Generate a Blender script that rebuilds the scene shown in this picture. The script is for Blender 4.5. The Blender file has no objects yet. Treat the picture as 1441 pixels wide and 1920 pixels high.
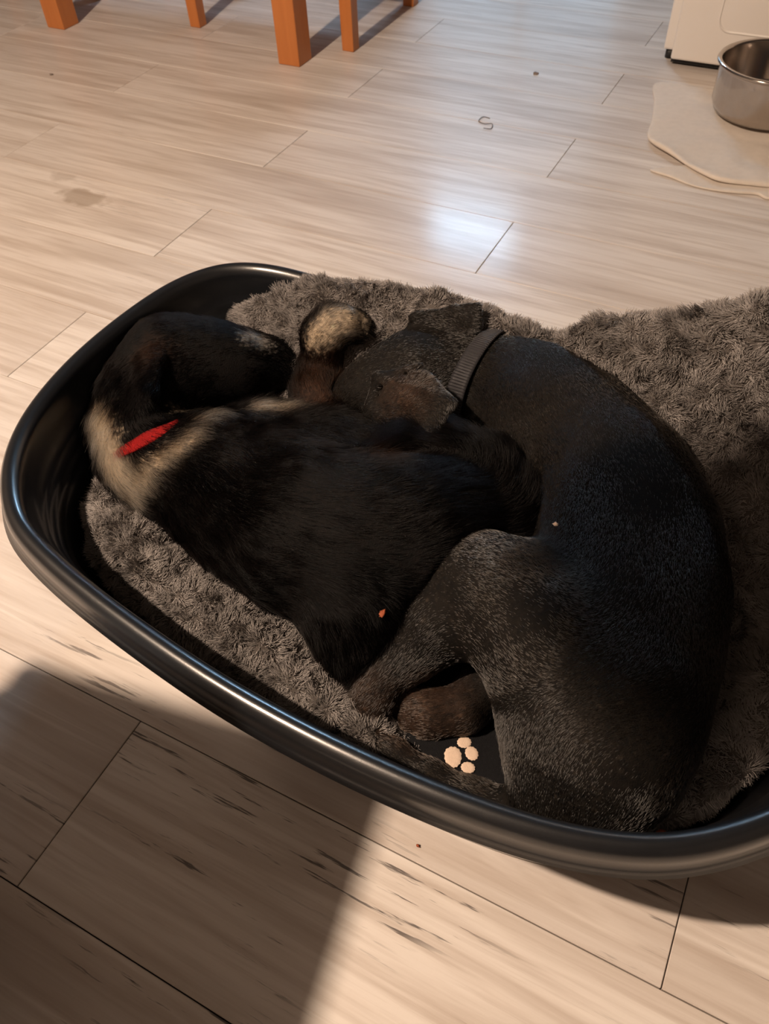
import bpy, bmesh, math, random
import numpy as np
from mathutils import Vector, Matrix

# ------------------------------------------------------------------ camera, light, exposure
SC = bpy.context.scene
COL = SC.collection
PITCH, ROLL, YAW, FPX = 0.866016, -0.0552628, -0.5118739, 1472.11
CAM = np.array([0.0, 0.0, 1.0])
FW = np.array([math.sin(YAW) * math.cos(PITCH), math.cos(YAW) * math.cos(PITCH), -math.sin(PITCH)])
_r = np.cross(FW, [0, 0, 1.0]); _r /= np.linalg.norm(_r); _u = np.cross(_r, FW)
RT = math.cos(ROLL) * _r + math.sin(ROLL) * _u
UP = -math.sin(ROLL) * _r + math.cos(ROLL) * _u
cam_data = bpy.data.cameras.new('camera')
cam = bpy.data.objects.new('camera', cam_data); COL.objects.link(cam)
cam.matrix_world = Matrix(((RT[0], UP[0], -FW[0], 0), (RT[1], UP[1], -FW[1], 0), (RT[2], UP[2], -FW[2], 1.0), (0, 0, 0, 1)))
cam_data.sensor_fit = 'VERTICAL'; cam_data.sensor_height = 36.0; cam_data.lens = FPX / 1920.0 * 36.0
cam_data.dof.use_dof = True; cam_data.dof.focus_distance = 0.97; cam_data.dof.aperture_fstop = 10.0
cam_data.clip_start = 0.02; cam_data.clip_end = 50
SC.camera = cam

world = bpy.data.worlds.new('world'); SC.world = world; world.use_nodes = True
world.node_tree.nodes['Background'].inputs[0].default_value = (0.30, 0.38, 0.50, 1)
world.node_tree.nodes['Background'].inputs[1].default_value = 0.25

LAMP_POS = (-1.37, -0.64, 2.62)
LAMP_W = 395.0
LAMP_COL = (1.0, 0.76, 0.57)
WINDOW_E = 1.5            # garden in dusk
SKY_E = 58.0              # open sky in the upper pane
WINDOW_COL = (0.44, 0.72, 1.0)
vs = SC.view_settings
vs.view_transform = 'Standard'; vs.look = 'None'; vs.exposure = 0.24; vs.gamma = 1.0; vs.use_curve_mapping = False

RNG = np.random.default_rng(7)
random.seed(7)


def W(px, py, z):
    """a point of the room that shows at px, py and lies at height z (metres)"""
    d = (px - 720.5) * RT - (py - 960.0) * UP + FPX * FW
    return CAM + d * ((z - 1.0) / d[2])


# ------------------------------------------------------------------ small helpers
def tag(o, label=None, cat=None, group=None, kind=None):
    if label: o['label'] = label
    if cat: o['category'] = cat
    if group: o['group'] = group
    if kind: o['kind'] = kind
    return o


def empty(name, loc=(0, 0, 0), rz=0):
    o = bpy.data.objects.new(name, None); COL.objects.link(o)
    o.location = loc; o.rotation_euler = (0, 0, rz); o.empty_display_size = 0.05
    return o


def mesh_obj(name, me, mat=None, parent=None, smooth=False):
    o = bpy.data.objects.new(name, me); COL.objects.link(o)
    if mat is not None and not me.materials: me.materials.append(mat)
    if parent is not None: o.parent = parent
    if smooth: me.polygons.foreach_set('use_smooth', [True] * len(me.polygons))
    return o


def from_np(name, v, f):
    me = bpy.data.meshes.new(name)
    me.from_pydata([tuple(map(float, p)) for p in v], [], [tuple(map(int, q)) for q in f])
    me.update()
    return me


def bm_mesh(name, bm):
    bmesh.ops.recalc_face_normals(bm, faces=bm.faces)
    me = bpy.data.meshes.new(name); bm.to_mesh(me); bm.free(); return me


def box(bm, x0, x1, y0, y1, z0, z1, bev=0.0, seg=2):
    b2 = bmesh.new()
    bmesh.ops.create_cube(b2, size=1.0)
    for v in b2.verts:
        v.co = ((x0 + x1) / 2 + v.co.x * (x1 - x0), (y0 + y1) / 2 + v.co.y * (y1 - y0), (z0 + z1) / 2 + v.co.z * (z1 - z0))
    if bev > 0:
        bmesh.ops.bevel(b2, geom=list(b2.edges), offset=bev, segments=seg, affect='EDGES', profile=0.5)
    t = bpy.data.meshes.new('t'); b2.to_mesh(t); b2.free(); bm.from_mesh(t); bpy.data.meshes.remove(t)


def box_obj(name, dims, mat, parent=None, bev=0.0):
    bm = bmesh.new(); box(bm, *dims, bev=bev)
    return mesh_obj(name, bm_mesh(name, bm), mat, parent)


def lathe(name, prof, n=64, closed=False):
    v, f = [], []
    m = len(prof)
    for i in range(n):
        a = 2 * math.pi * i / n
        for r, z in prof: v.append((r * math.cos(a), r * math.sin(a), z))
    for i in range(n):
        j = (i + 1) % n
        for k in range(m if closed else m - 1):
            l = (k + 1) % m
            f.append((i * m + k, j * m + k, j * m + l, i * m + l))
    me = from_np(name, v, f)
    bm = bmesh.new(); bm.from_mesh(me); bmesh.ops.remove_doubles(bm, verts=bm.verts, dist=1e-6)
    bmesh.ops.recalc_face_normals(bm, faces=bm.faces); bm.to_mesh(me); bm.free()
    return me


def catmull(P, n, closed=True):
    """n points along a Catmull-Rom curve through the rows of P"""
    P = np.asarray(P, float); m = len(P)
    if closed:
        t = np.arange(n) * m / n
        i = np.floor(t).astype(int); u = (t - i)[:, None]
        g = lambda k: P[(i + k) % m]
    else:
        t = np.linspace(0, m - 1 - 1e-9, n)
        i = np.floor(t).astype(int); u = (t - i)[:, None]
        g = lambda k: P[np.clip(i + k, 0, m - 1)]
    a, b, c, d = g(-1), g(0), g(1), g(2)
    return 0.5 * (2 * b + (c - a) * u + (2 * a - 5 * b + 4 * c - d) * u ** 2 + (3 * b - a - 3 * c + d) * u ** 3)


def vnoise(p, seed=0):
    """smooth value noise in [-1, 1] for an (n,3) array"""
    p = np.asarray(p, float) + seed * 17.31
    i = np.floor(p).astype(np.int64); f = p - i; f = f * f * (3 - 2 * f)
    out = np.zeros(len(p))
    for dx in (0, 1):
        for dy in (0, 1):
            for dz in (0, 1):
                h = ((i[:, 0] + dx) * 374761393 + (i[:, 1] + dy) * 668265263 + (i[:, 2] + dz) * 2147483647 + seed * 144665) & 0x7fffffff
                h = (h ^ (h >> 13)) * 1274126177 & 0x7fffffff
                h = (h ^ (h >> 16)) & 0xffff
                w = (f[:, 0] if dx else 1 - f[:, 0]) * (f[:, 1] if dy else 1 - f[:, 1]) * (f[:, 2] if dz else 1 - f[:, 2])
                out += w * (h / 32767.5 - 1)
    return out


# ------------------------------------------------------------------ materials
def new_mat(name):
    m = bpy.data.materials.new(name); m.use_nodes = True
    nt = m.node_tree
    return m, nt, nt.nodes['Principled BSDF']


def pmat(name, col, rough=0.5, metal=0.0, noise=None, bump=0.0, bscale=200, spec=0.5, coat=0.0):
    m, nt, b = new_mat(name)
    b.inputs['Base Color'].default_value = (*col, 1); b.inputs['Roughness'].default_value = rough
    b.inputs['Metallic'].default_value = metal; b.inputs['Specular IOR Level'].default_value = spec
    b.inputs['Coat Weight'].default_value = coat; b.inputs['Coat Roughness'].default_value = 0.20
    tc = nt.nodes.new('ShaderNodeNewGeometry')
    if noise:
        sc, amt = noise
        n = nt.nodes.new('ShaderNodeTexNoise'); n.inputs['Scale'].default_value = sc; n.inputs['Detail'].default_value = 4
        nt.links.new(tc.outputs['Position'], n.inputs['Vector'])
        mx = nt.nodes.new('ShaderNodeMix'); mx.data_type = 'RGBA'
        mx.inputs[6].default_value = (*[c * (1 - amt) for c in col], 1); mx.inputs[7].default_value = (*[min(1, c * (1 + amt)) for c in col], 1)
        nt.links.new(n.outputs[0], mx.inputs[0]); nt.links.new(mx.outputs[2], b.inputs['Base Color'])
    if bump:
        n = nt.nodes.new('ShaderNodeTexNoise'); n.inputs['Scale'].default_value = bscale
        nt.links.new(tc.outputs['Position'], n.inputs['Vector'])
        bp = nt.nodes.new('ShaderNodeBump'); bp.inputs['Strength'].default_value = bump; bp.inputs['Distance'].default_value = 0.002
        nt.links.new(n.outputs[0], bp.inputs['Height']); nt.links.new(bp.outputs[0], b.inputs['Normal'])
    return m


def plank_mat():
    m, nt, b = new_mat('whitewashed_laminate')
    N, L = nt.nodes.new, nt.links.new
    geo = N('ShaderNodeNewGeometry'); oi = N('ShaderNodeObjectInfo')
    off = N('ShaderNodeVectorMath'); off.operation = 'SCALE'; off.inputs[0].default_value = (13.1, 7.7, 3.3)
    L(oi.outputs['Random'], off.inputs['Scale'])
    add = N('ShaderNodeVectorMath'); L(geo.outputs['Position'], add.inputs[0]); L(off.outputs[0], add.inputs[1])

    def noise(scale, sx, sy, detail, rough=0.6, dist=0.0):
        mp = N('ShaderNodeMapping'); mp.inputs['Scale'].default_value = (sx, sy, 1); L(add.outputs[0], mp.inputs[0])
        n = N('ShaderNodeTexNoise'); n.inputs['Scale'].default_value = scale; n.inputs['Detail'].default_value = detail
        n.inputs['Roughness'].default_value = rough; n.inputs['Distortion'].default_value = dist
        L(mp.outputs[0], n.inputs['Vector']); return n.outputs[0]

    def ramp(src, *stops):
        r = N('ShaderNodeValToRGB'); L(src, r.inputs[0])
        e = r.color_ramp.elements
        while len(e) < len(stops): e.new(0.5)
        for el, (p, c) in zip(e, stops): el.position = p; el.color = (c, c, c, 1)
        return r.outputs[0]

    def mix(fac, a, bb):
        x = N('ShaderNodeMix'); x.data_type = 'RGBA'
        if hasattr(fac, 'links'): L(fac, x.inputs[0])
        else: x.inputs[0].default_value = fac
        for s, i in ((a, 6), (bb, 7)):
            if isinstance(s, tuple): x.inputs[i].default_value = (*s, 1)
            else: L(s, x.inputs[i])
        return x.outputs[2]

    def mul(a, bb):
        x = N('ShaderNodeMath'); x.operation = 'MULTIPLY'
        for s, i in ((a, 0), (bb, 1)):
            if isinstance(s, (int, float)): x.inputs[i].default_value = s
            else: L(s, x.inputs[i])
        return x.outputs[0]
    # broad tone, long soft grain, fine fibres, smudges, black cracks
    base = mix(ramp(oi.outputs['Random'], (0.0, 0.0), (1.0, 1.0)), (0.64, 0.587, 0.545), (0.72, 0.67, 0.625))
    grain = noise(1.0, 1.6, 26, 5, 0.6, 0.6)
    c = mix(mul(ramp(grain, (0.42, 0.0), (0.66, 1.0)), 0.62), base, (0.44, 0.365, 0.31))
    fib = noise(1.0, 4, 95, 4)
    c = mix(mul(ramp(fib, (0.48, 0.0), (0.72, 1.0)), 0.40), c, (0.40, 0.32, 0.27))
    pale = noise(1.0, 2.2, 40, 4, 0.5, 1.0)
    c = mix(mul(ramp(pale, (0.55, 0.0), (0.72, 1.0)), 0.5), c, (0.78, 0.73, 0.68))
    sm = noise(1.0, 1.3, 7.5, 3, 0.55)
    c = mix(mul(ramp(sm, (0.53, 0.0), (0.70, 1.0)), 0.50), c, (0.37, 0.30, 0.25))
    cr = noise(1.0, 7, 120, 4, 0.65)
    area = noise(1.0, 2.2, 7, 2)
    cracks = mul(ramp(cr, (0.585, 0.0), (0.635, 1.0)), ramp(area, (0.50, 0.0), (0.58, 1.0)))
    wr = N('ShaderNodeAttribute'); wr.attribute_type = 'OBJECT'; wr.attribute_name = 'wear'
    cracks = mul(cracks, wr.outputs['Fac'])
    c = mix(mul(cracks, 0.85), c, (0.055, 0.045, 0.045))
    # old brown stain with its own ragged shape
    for (sx, sy, rad, strength, colr) in ((-1.62, 1.365, 0.085, 0.55, (0.27, 0.20, 0.14)), (-1.74, 1.43, 0.05, 0.35, (0.30, 0.23, 0.18)),
                                          (-2.45, 1.78, 0.10, 0.5, (0.25, 0.21, 0.09))):
        mp = N('ShaderNodeMapping'); mp.inputs['Location'].default_value = (-sx * 1.0, -sy * 2.0, 0); mp.inputs['Scale'].default_value = (1.0, 2.0, 1.0)
        L(geo.outputs['Position'], mp.inputs[0])
        ln = N('ShaderNodeVectorMath'); ln.operation = 'LENGTH'; L(mp.outputs[0], ln.inputs[0])
        nz = N('ShaderNodeTexNoise'); nz.inputs['Scale'].default_value = 22; nz.inputs['Detail'].default_value = 4; L(geo.outputs['Position'], nz.inputs['Vector'])
        ad = N('ShaderNodeMath'); ad.operation = 'MULTIPLY_ADD'; L(nz.outputs[0], ad.inputs[0]); ad.inputs[1].default_value = 0.12; L(ln.outputs['Value'], ad.inputs[2])
        mr = N('ShaderNodeMapRange'); mr.inputs['From Min'].default_value = rad + 0.06; mr.inputs['From Max'].default_value = rad + 0.03
        L(ad.outputs[0], mr.inputs['Value'])
        c = mix(mul(mr.outputs[0], strength), c, colr)
    L(c, b.inputs['Base Color'])
    rr = N('ShaderNodeMapRange'); rr.inputs['To Min'].default_value = 0.30; rr.inputs['To Max'].default_value = 0.48
    L(grain, rr.inputs['Value']); L(rr.outputs[0], b.inputs['Roughness'])
    b.inputs['Specular IOR Level'].default_value = 0.12
    b.inputs['Coat Weight'].default_value = 0.20; b.inputs['Coat Roughness'].default_value = 0.16; b.inputs['Coat IOR'].default_value = 1.4
    bp = N('ShaderNodeBump'); bp.inputs['Strength'].default_value = 0.18; bp.inputs['Distance'].default_value = 0.0015
    hm = N('ShaderNodeMath'); hm.operation = 'SUBTRACT'; L(fib, hm.inputs[0]); L(cracks, hm.inputs[1])
    L(hm.outputs[0], bp.inputs['Height']); L(bp.outputs[0], b.inputs['Normal'])
    return m


def wood_mat(name, c1, c2, axis='z', rough=0.4):
    m, nt, b = new_mat(name); N, L = nt.nodes.new, nt.links.new
    tc = N('ShaderNodeNewGeometry'); mp = N('ShaderNodeMapping')
    mp.inputs['Scale'].default_value = {'z': (40, 40, 3), 'x': (3, 40, 40), 'y': (40, 3, 40)}[axis]
    L(tc.outputs['Position'], mp.inputs[0])
    n = N('ShaderNodeTexNoise'); n.inputs['Scale'].default_value = 1.0; n.inputs['Detail'].default_value = 5; n.inputs['Distortion'].default_value = 0.8
    L(mp.outputs[0], n.inputs['Vector'])
    x = N('ShaderNodeMix'); x.data_type = 'RGBA'; x.inputs[6].default_value = (*c1, 1); x.inputs[7].default_value = (*c2, 1)
    L(n.outputs[0], x.inputs[0]); L(x.outputs[2], b.inputs['Base Color']); b.inputs['Roughness'].default_value = rough
    return m


def hair_mat(name, rough=0.35, radial=0.4, coat=0.0, ior=1.48):
    m = bpy.data.materials.new(name); m.use_nodes = True; nt = m.node_tree
    for n in list(nt.nodes): nt.nodes.remove(n)
    out = nt.nodes.new('ShaderNodeOutputMaterial'); h = nt.nodes.new('ShaderNodeBsdfHairPrincipled')
    h.model = 'CHIANG'; h.parametrization = 'COLOR'
    at = nt.nodes.new('ShaderNodeAttribute'); at.attribute_name = 'tint'
    nt.links.new(at.outputs['Color'], h.inputs['Color'])
    h.inputs['Roughness'].default_value = rough; h.inputs['Radial Roughness'].default_value = radial
    h.inputs['Coat'].default_value = coat; h.inputs['IOR'].default_value = ior
    nt.links.new(h.outputs[0], out.inputs['Surface'])
    return m


def pile_mat(name):
    """matt plush yarn: diffuse strands with a faint sheen"""
    m, nt, b = new_mat(name)
    at = nt.nodes.new('ShaderNodeAttribute'); at.attribute_name = 'tint'
    nt.links.new(at.outputs['Color'], b.inputs['Base Color'])
    b.inputs['Roughness'].default_value = 0.75; b.inputs['Specular IOR Level'].default_value = 0.25
    return m


M = {}
M['plank'] = plank_mat()
M['slab'] = pmat('subfloor', (0.075, 0.048, 0.036), 0.9)
M['wall'] = pmat('painted_wall', (0.10, 0.085, 0.075), 0.8, noise=(3, 0.06), bump=0.1, bscale=300)
M['ceiling'] = pmat('ceiling_paint', (0.11, 0.10, 0.09), 0.9, noise=(2, 0.04))
M['pine'] = wood_mat('orange_pine', (0.40, 0.125, 0.030), (0.55, 0.20, 0.055), 'z', 0.38)
M['pine_x'] = wood_mat('orange_pine_boards', (0.40, 0.125, 0.030), (0.55, 0.20, 0.055), 'x', 0.38)
M['enamel'] = pmat('white_enamel', (0.74, 0.70, 0.66), 0.3, noise=(2, 0.03))
M['black_rubber'] = pmat('black_rubber', (0.012, 0.011, 0.011), 0.6)
M['steel'] = pmat('brushed_steel', (0.50, 0.45, 0.41), 0.14, 1.0, noise=(30, 0.08))
M['cloth'] = pmat('cream_cloth', (0.70, 0.63, 0.56), 0.95, noise=(60, 0.08), bump=0.5, bscale=900, spec=0.1)
M['plastic'] = pmat('black_plastic', (0.007, 0.008, 0.010), 0.32, noise=(60, 0.15), bump=0.05, bscale=700, spec=0.6, coat=0.7)
M['fleece'] = pmat('grey_fleece_backing', (0.08, 0.070, 0.064), 0.95, noise=(40, 0.3), bump=0.8, bscale=220, spec=0.1)
M['pile'] = pile_mat('grey_fleece_pile')
M['blanket'] = pmat('black_felt', (0.009, 0.009, 0.010), 0.95, noise=(300, 0.3), bump=0.6, bscale=900, spec=0.1)
M['print'] = pmat('cream_print', (0.72, 0.56, 0.44), 0.9, noise=(300, 0.1), bump=0.4, bscale=1200, spec=0.1)
M['skin_black'] = pmat('black_dog_skin', (0.0025, 0.002, 0.0018), 0.8, bump=0.4, bscale=500, spec=0.15)
_nt = M['skin_black'].node_tree; _at = _nt.nodes.new('ShaderNodeAttribute'); _at.attribute_name = 'tint'
_nt.links.new(_at.outputs['Color'], _nt.nodes['Principled BSDF'].inputs['Base Color'])
M['fur_short'] = hair_mat('short_black_fur', 0.27, 0.35, 0.0, 1.68)
M['fur_long'] = hair_mat('long_black_fur', 0.28, 0.35, 0.0, 1.20)
M['nose'] = pmat('wet_black_nose', (0.008, 0.007, 0.007), 0.35, bump=0.5, bscale=900)
M['claw'] = pmat('dark_claw', (0.02, 0.016, 0.013), 0.35)
M['pad'] = pmat('dark_paw_pad', (0.030, 0.017, 0.014), 0.6, bump=0.6, bscale=500)
M['red'] = pmat('red_webbing', (0.20, 0.004, 0.004), 0.9, noise=(250, 0.3), bump=0.5, bscale=800, spec=0.2)
M['web'] = pmat('black_webbing', (0.022, 0.021, 0.024), 0.65, spec=0.3)
M['crumb_pale'] = pmat('pale_crumb', (0.72, 0.55, 0.42), 0.8)
M['crumb_orange'] = pmat('orange_crumb', (0.30, 0.07, 0.025), 0.8, noise=(500, 0.3))
M['hair_dark'] = pmat('dark_strand', (0.20, 0.16, 0.14), 0.7)
M['lamp_metal'] = pmat('lamp_metal', (0.5, 0.48, 0.45), 0.35, 1.0)
M['front'] = pmat('shadow_cabinet_front', (0.60, 0.55, 0.48), 0.5, noise=(4, 0.05))
M['top'] = wood_mat('beech_worktop', (0.42, 0.27, 0.15), (0.55, 0.37, 0.22), 'y', 0.4)

# ------------------------------------------------------------------ the room
PW, PL, Y0 = 0.2385, 1.4325, 0.0225
XA, XB = -0.55, 0.166
RX0, RX1 = XA - 2 * PL, XA + 2 * PL
RY0, RY1 = Y0 - 8 * PW, Y0 + 19 * PW
RH = 2.97
floor = tag(box_obj('floor', (RX0, RX1, RY0, RY1, -0.10, -0.012), M['slab']), 'whitewashed wood-look plank floor laid in half-bond rows', 'floor', kind='structure')
_pl = {}


def plank_mesh(length):
    k = round(length, 3)
    if k not in _pl:
        bm = bmesh.new(); g = 0.0007
        box(bm, g, length - g, g, PW - g, -0.0118, 0.0, bev=0.0008, seg=1)
        _pl[k] = bm_mesh('plank', bm); _pl[k].materials.append(M['plank'])
    return _pl[k]


for r in range(-8, 19):
    y = Y0 + r * PW
    xs = [RX0 + i * PL for i in range(5)] if r % 2 == 0 else [RX0, XB - 2 * PL, XB - PL, XB, XB + PL, RX1]
    for a, b_ in zip(xs[:-1], xs[1:]):
        o = mesh_obj('plank', plank_mesh(b_ - a), None, floor)
        o.location = (a, y, random.uniform(-0.0004, 0.0))
        o['wear'] = random.uniform(.85, 1.0) if r < 2 else random.uniform(0.05, .30)     # the printed cracks differ from board to board

WX0, WX1, WZ0, WZ1 = -2.14, -1.00, 0.12, 2.08     # glazed garden door in the far wall
bm = bmesh.new()
box(bm, RX0 - .12, WX0, RY1, RY1 + .12, -0.1, RH); box(bm, WX1, RX1 + .12, RY1, RY1 + .12, -0.1, RH)
box(bm, WX0, WX1, RY1, RY1 + .12, WZ1, RH); box(bm, WX0, WX1, RY1, RY1 + .12, -0.1, WZ0)
tag(mesh_obj('wall_far', bm_mesh('wall_far', bm), M['wall']), 'painted wall around the garden window', 'wall', kind='structure')
tag(box_obj('wall_near', (RX0 - .12, RX1 + .12, RY0 - .12, RY0, -0.1, RH), M['wall']), 'painted wall behind the viewer', 'wall', kind='structure')
tag(box_obj('wall_left', (RX0 - .12, RX0, RY0, RY1, -0.1, RH), M['wall']), 'painted wall on the table side', 'wall', kind='structure')
tag(box_obj('wall_right', (RX1, RX1 + .12, RY0, RY1, -0.1, RH), M['wall']), 'painted wall on the bowl side', 'wall', kind='structure')
tag(box_obj('ceiling', (RX0 - .12, RX1 + .12, RY0 - .12, RY1 + .12, RH, RH + 0.1), M['ceiling']), 'plain white ceiling', 'ceiling', kind='structure')
win = tag(empty('window_1', ((WX0 + WX1) / 2, RY1 + .06, WZ0)), 'tall window with blue evening daylight behind it', 'window', kind='structure')
bm = bmesh.new(); w2 = (WX1 - WX0) / 2; hh = WZ1 - WZ0
box(bm, -w2, -w2 + .06, -.04, .04, 0, hh); box(bm, w2 - .06, w2, -.04, .04, 0, hh)
box(bm, -w2 + .06, w2 - .06, -.04, .04, 0, .06); box(bm, -w2 + .06, w2 - .06, -.04, .04, hh - .06, hh)
mesh_obj('window_frame', bm_mesh('window_frame', bm), M['enamel'], win)
TZ = hh - .42
bm = bmesh.new(); box(bm, -w2 + .06, w2 - .06, -.03, .03, TZ, TZ + .05); box(bm, -.025, .025, -.03, .03, .06, TZ); box(bm, .075, .125, -.03, .03, TZ + .05, hh - .06)
mesh_obj('glazing_bar', bm_mesh('glazing_bar', bm), M['enamel'], win)


def glazing(name, e):
    m, nt, b = new_mat(name)
    b.inputs['Base Color'].default_value = (0.02, 0.03, 0.04, 1); b.inputs['Roughness'].default_value = 0.1
    b.inputs['Emission Color'].default_value = (*WINDOW_COL, 1); b.inputs['Emission Strength'].default_value = e
    return m


g1, g2 = glazing('glazing_garden', WINDOW_E), glazing('glazing_sky', SKY_E)
box_obj('pane', (-w2 + .06, -.025, -.006, .006, .06, TZ), g1, win); box_obj('pane', (.025, w2 - .06, -.006, .006, .06, TZ), g1, win)
box_obj('pane', (-w2 + .06, .075, -.006, .006, TZ + .05, hh - .06), g2, win); box_obj('pane', (.125, w2 - .06, -.006, .006, TZ + .05, hh - .06), g1, win)

# ceiling lamp over the table side: the warm light of the room
lamp = tag(empty('ceiling_lamp', (LAMP_POS[0], LAMP_POS[1], RH)), 'small metal pendant lamp glowing warm under the ceiling', 'lamp')
me = lathe('canopy', [(0, 0), (.05, 0), (.05, -.02), (0, -.025)], 32); mesh_obj('canopy', me, M['lamp_metal'], lamp, True)
me = lathe('cord', [(0, -.02), (.004, -.02), (.004, -.24), (0, -.24)], 12); mesh_obj('cord', me, M['black_rubber'], lamp, True)
me = lathe('lamp_shade', [(.012, -.20), (.03, -.215), (.11, -.29), (.113, -.29), (.032, -.212), (.012, -.197)], 48, True); mesh_obj('lamp_shade', me, M['lamp_metal'], lamp, True)
ld = bpy.data.lights.new('bulb', 'POINT'); ld.energy = LAMP_W; ld.color = LAMP_COL; ld.shadow_soft_size = 0.036
lo = bpy.data.objects.new('bulb', ld); COL.objects.link(lo); lo.parent = lamp; lo.location = (0, 0, LAMP_POS[2] - RH)

# added unlit pendant, out of view, to shade the dog's back and right fleece
pend = tag(empty('shadow_pendant', (-0.648, -0.015, RH)), 'unlit dark dome pendant, added out of view to shade the large dog and the right fleece', 'lamp')
mesh_obj('canopy', lathe('canopy', [(0, 0), (.05, 0), (.05, -.02), (0, -.025)], 32), M['black_rubber'], pend, True)
mesh_obj('cord', lathe('cord', [(0, -.02), (.003, -.02), (.003, -1.36), (0, -1.36)], 12), M['black_rubber'], pend, True)
dome = [(.018, -1.33), (.045, -1.345), (.075, -1.38), (.094, -1.43), (.102, -1.49), (.104, -1.52)]
mesh_obj('lamp_shade', lathe('lamp_shade', dome + [(r - .003, z) for r, z in reversed(dome)], 48, True), M['black_rubber'], pend, True)
mesh_obj('bulb', lathe('bulb', [(0, -1.47), (.015, -1.465), (.028, -1.445), (.030, -1.425), (.020, -1.40), (.013, -1.385), (.013, -1.35), (0, -1.35)], 24), M['enamel'], pend, True)

# added cabinet, just out of frame, placed to cast the near-left floor shadow
CX0, CX1, CY0, CY1 = -0.91, -0.542, -0.75, -0.010
cab = tag(empty('shadow_cabinet', ((CX0 + CX1) / 2, (CY0 + CY1) / 2, 0), math.radians(9)), 'cream counter-height cabinet, added out of view to cast the floor shadow beside the dog basket', 'cabinet')
cw, cd = (CX1 - CX0) / 2, (CY1 - CY0) / 2
box_obj('body', (-cw + .01, cw - .02, -cd + .01, cd - .01, .10, .86), M['front'], cab, .003)
box_obj('plinth', (-cw + .03, cw - .06, -cd + .02, cd - .03, 0, .10), M['black_rubber'], cab)
for s in (-1, 1):
    y0, y1 = (-cd + .012, -.002) if s < 0 else (.002, cd - .012)
    d = box_obj('door', (cw - .02, cw - .002, y0, y1, .105, .855), M['front'], cab, .002)
    yy = -.05 if s < 0 else .05
    box_obj('handle', (cw + .012, cw + .02, yy - .006, yy + .006, .62, .76), M['lamp_metal'], d, .002)
box_obj('worktop', (-cw, cw, -cd, cd, .861, .90), M['top'], cab, .003)

# ------------------------------------------------------------------ furniture at the far end
def leg_mesh(s, h, taper=0.0, foot=False):
    bm = bmesh.new(); box(bm, -s / 2, s / 2, -s / 2, s / 2, 0, h, bev=0.003)
    if taper:
        for v in bm.verts:
            k = 1 - taper * (1 - v.co.z / h); v.co.x *= k; v.co.y *= k
    return bm_mesh('leg', bm)


tx0, tx1, ty0, ty1 = -2.55, -1.565, 2.335, 3.25
t = tag(empty('dining_table', ((tx0 + tx1) / 2, (ty0 + ty1) / 2, 0)), 'orange pine dining table on thick square legs', 'table')
lm = leg_mesh(.080, .715); lm.materials.append(M['pine'])
hx, hy = (tx1 - tx0) / 2, (ty1 - ty0) / 2
for sx in (-1, 1):
    for sy in (-1, 1):
        o = mesh_obj('leg', lm, None, t); o.location = (sx * hx, sy * hy + (0.02 if sx > 0 and sy < 0 else 0), 0)
bm = bmesh.new()
for s in (-1, 1):
    box(bm, -hx + .04, hx - .04, s * hy - .011, s * hy + .011, .62, .715); box(bm, s * hx - .011, s * hx + .011, -hy + .06, hy - .04, .62, .715)
mesh_obj('apron', bm_mesh('apron', bm), M['pine_x'], t)
for i in range(6):
    a = -hx - .06 + i * (2 * hx + .12) / 6
    box_obj('board', (a, a + (2 * hx + .12) / 6 - .001, -hy - .06, hy + .06, .7155, .745), M['pine_x'], t, .002)


def stool(x0, x1, y0, y1, label):
    o = tag(empty('wooden_stool', ((x0 + x1) / 2, (y0 + y1) / 2, 0)), label, 'stool', 'pine stools under the table')
    me = leg_mesh(.047, .415, .08); me.materials.append(M['pine'])
    hx, hy = (x1 - x0) / 2, (y1 - y0) / 2
    for sx in (-1, 1):
        for sy in (-1, 1):
            l = mesh_obj('leg', me, None, o); l.location = (sx * hx, sy * hy, 0)
    for s in (-1, 1):
        box_obj('rail', (-hx + .02, hx - .02, s * hy - .009, s * hy + .009, .35, .41), M['pine_x'], o)
    n = 5
    for i in range(n):
        a = -hy - .03 + i * (2 * hy + .06) / n
        box_obj('slat', (-hx - .03, hx + .03, a, a + (2 * hy + .06) / n - .006, .4155, .44), M['pine_x'], o, .003)
    return o


stool(-2.068, -1.442, 2.512, 2.975, 'wide orange pine stool whose legs stand between and beside the thick table legs')
stool(-3.10, -2.62, 2.62, 3.03, 'orange pine stool behind the leftmost thick table leg, mostly out of view')

# white appliance at the back
ap = tag(empty('fridge', (-0.17, 2.755, 0)), 'white enamel fridge with black foot gap behind the steel bowl', 'fridge')
box_obj('body', (-.306, .306, .045, .62, .028, 1.45), M['enamel'], ap, .006)
bm = bmesh.new(); box(bm, -.270, .300, -.01, .040, .022, 1.44, bev=.006)
dr = mesh_obj('door', bm_mesh('door', bm), M['enamel'], ap)
box_obj('gasket', (-.2755, .296, .0402, .0448, .026, 1.435), M['black_rubber'], ap)
bm = bmesh.new()                                         # pressed panel outline on the door
pr = []
for cx, cz, a0 in ((.215, .145, -90), (.215, 1.33, 0), (-.12, 1.33, 90), (-.12, .145, 180)):
    for k in range(7):
        a = math.radians(a0 + 15 * k); pr.append((cx + .035 * math.cos(a), cz + .035 * math.sin(a)))
vs_ = []
for rr_, yy in ((0.0, -.0101), (.004, -.0125), (.008, -.0101)):
    row = []
    for x, z in pr:
        c = np.array([.0475, .7375]); d = np.array([x, z]) - c; d = d / np.linalg.norm(d)
        row.append(bm.verts.new((x - d[0] * rr_, yy, z - d[1] * rr_)))
    vs_.append(row)
for a, b_ in zip(vs_[:-1], vs_[1:]):
    for i in range(len(pr)): bm.faces.new((a[i], a[(i + 1) % len(pr)], b_[(i + 1) % len(pr)], b_[i]))
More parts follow.
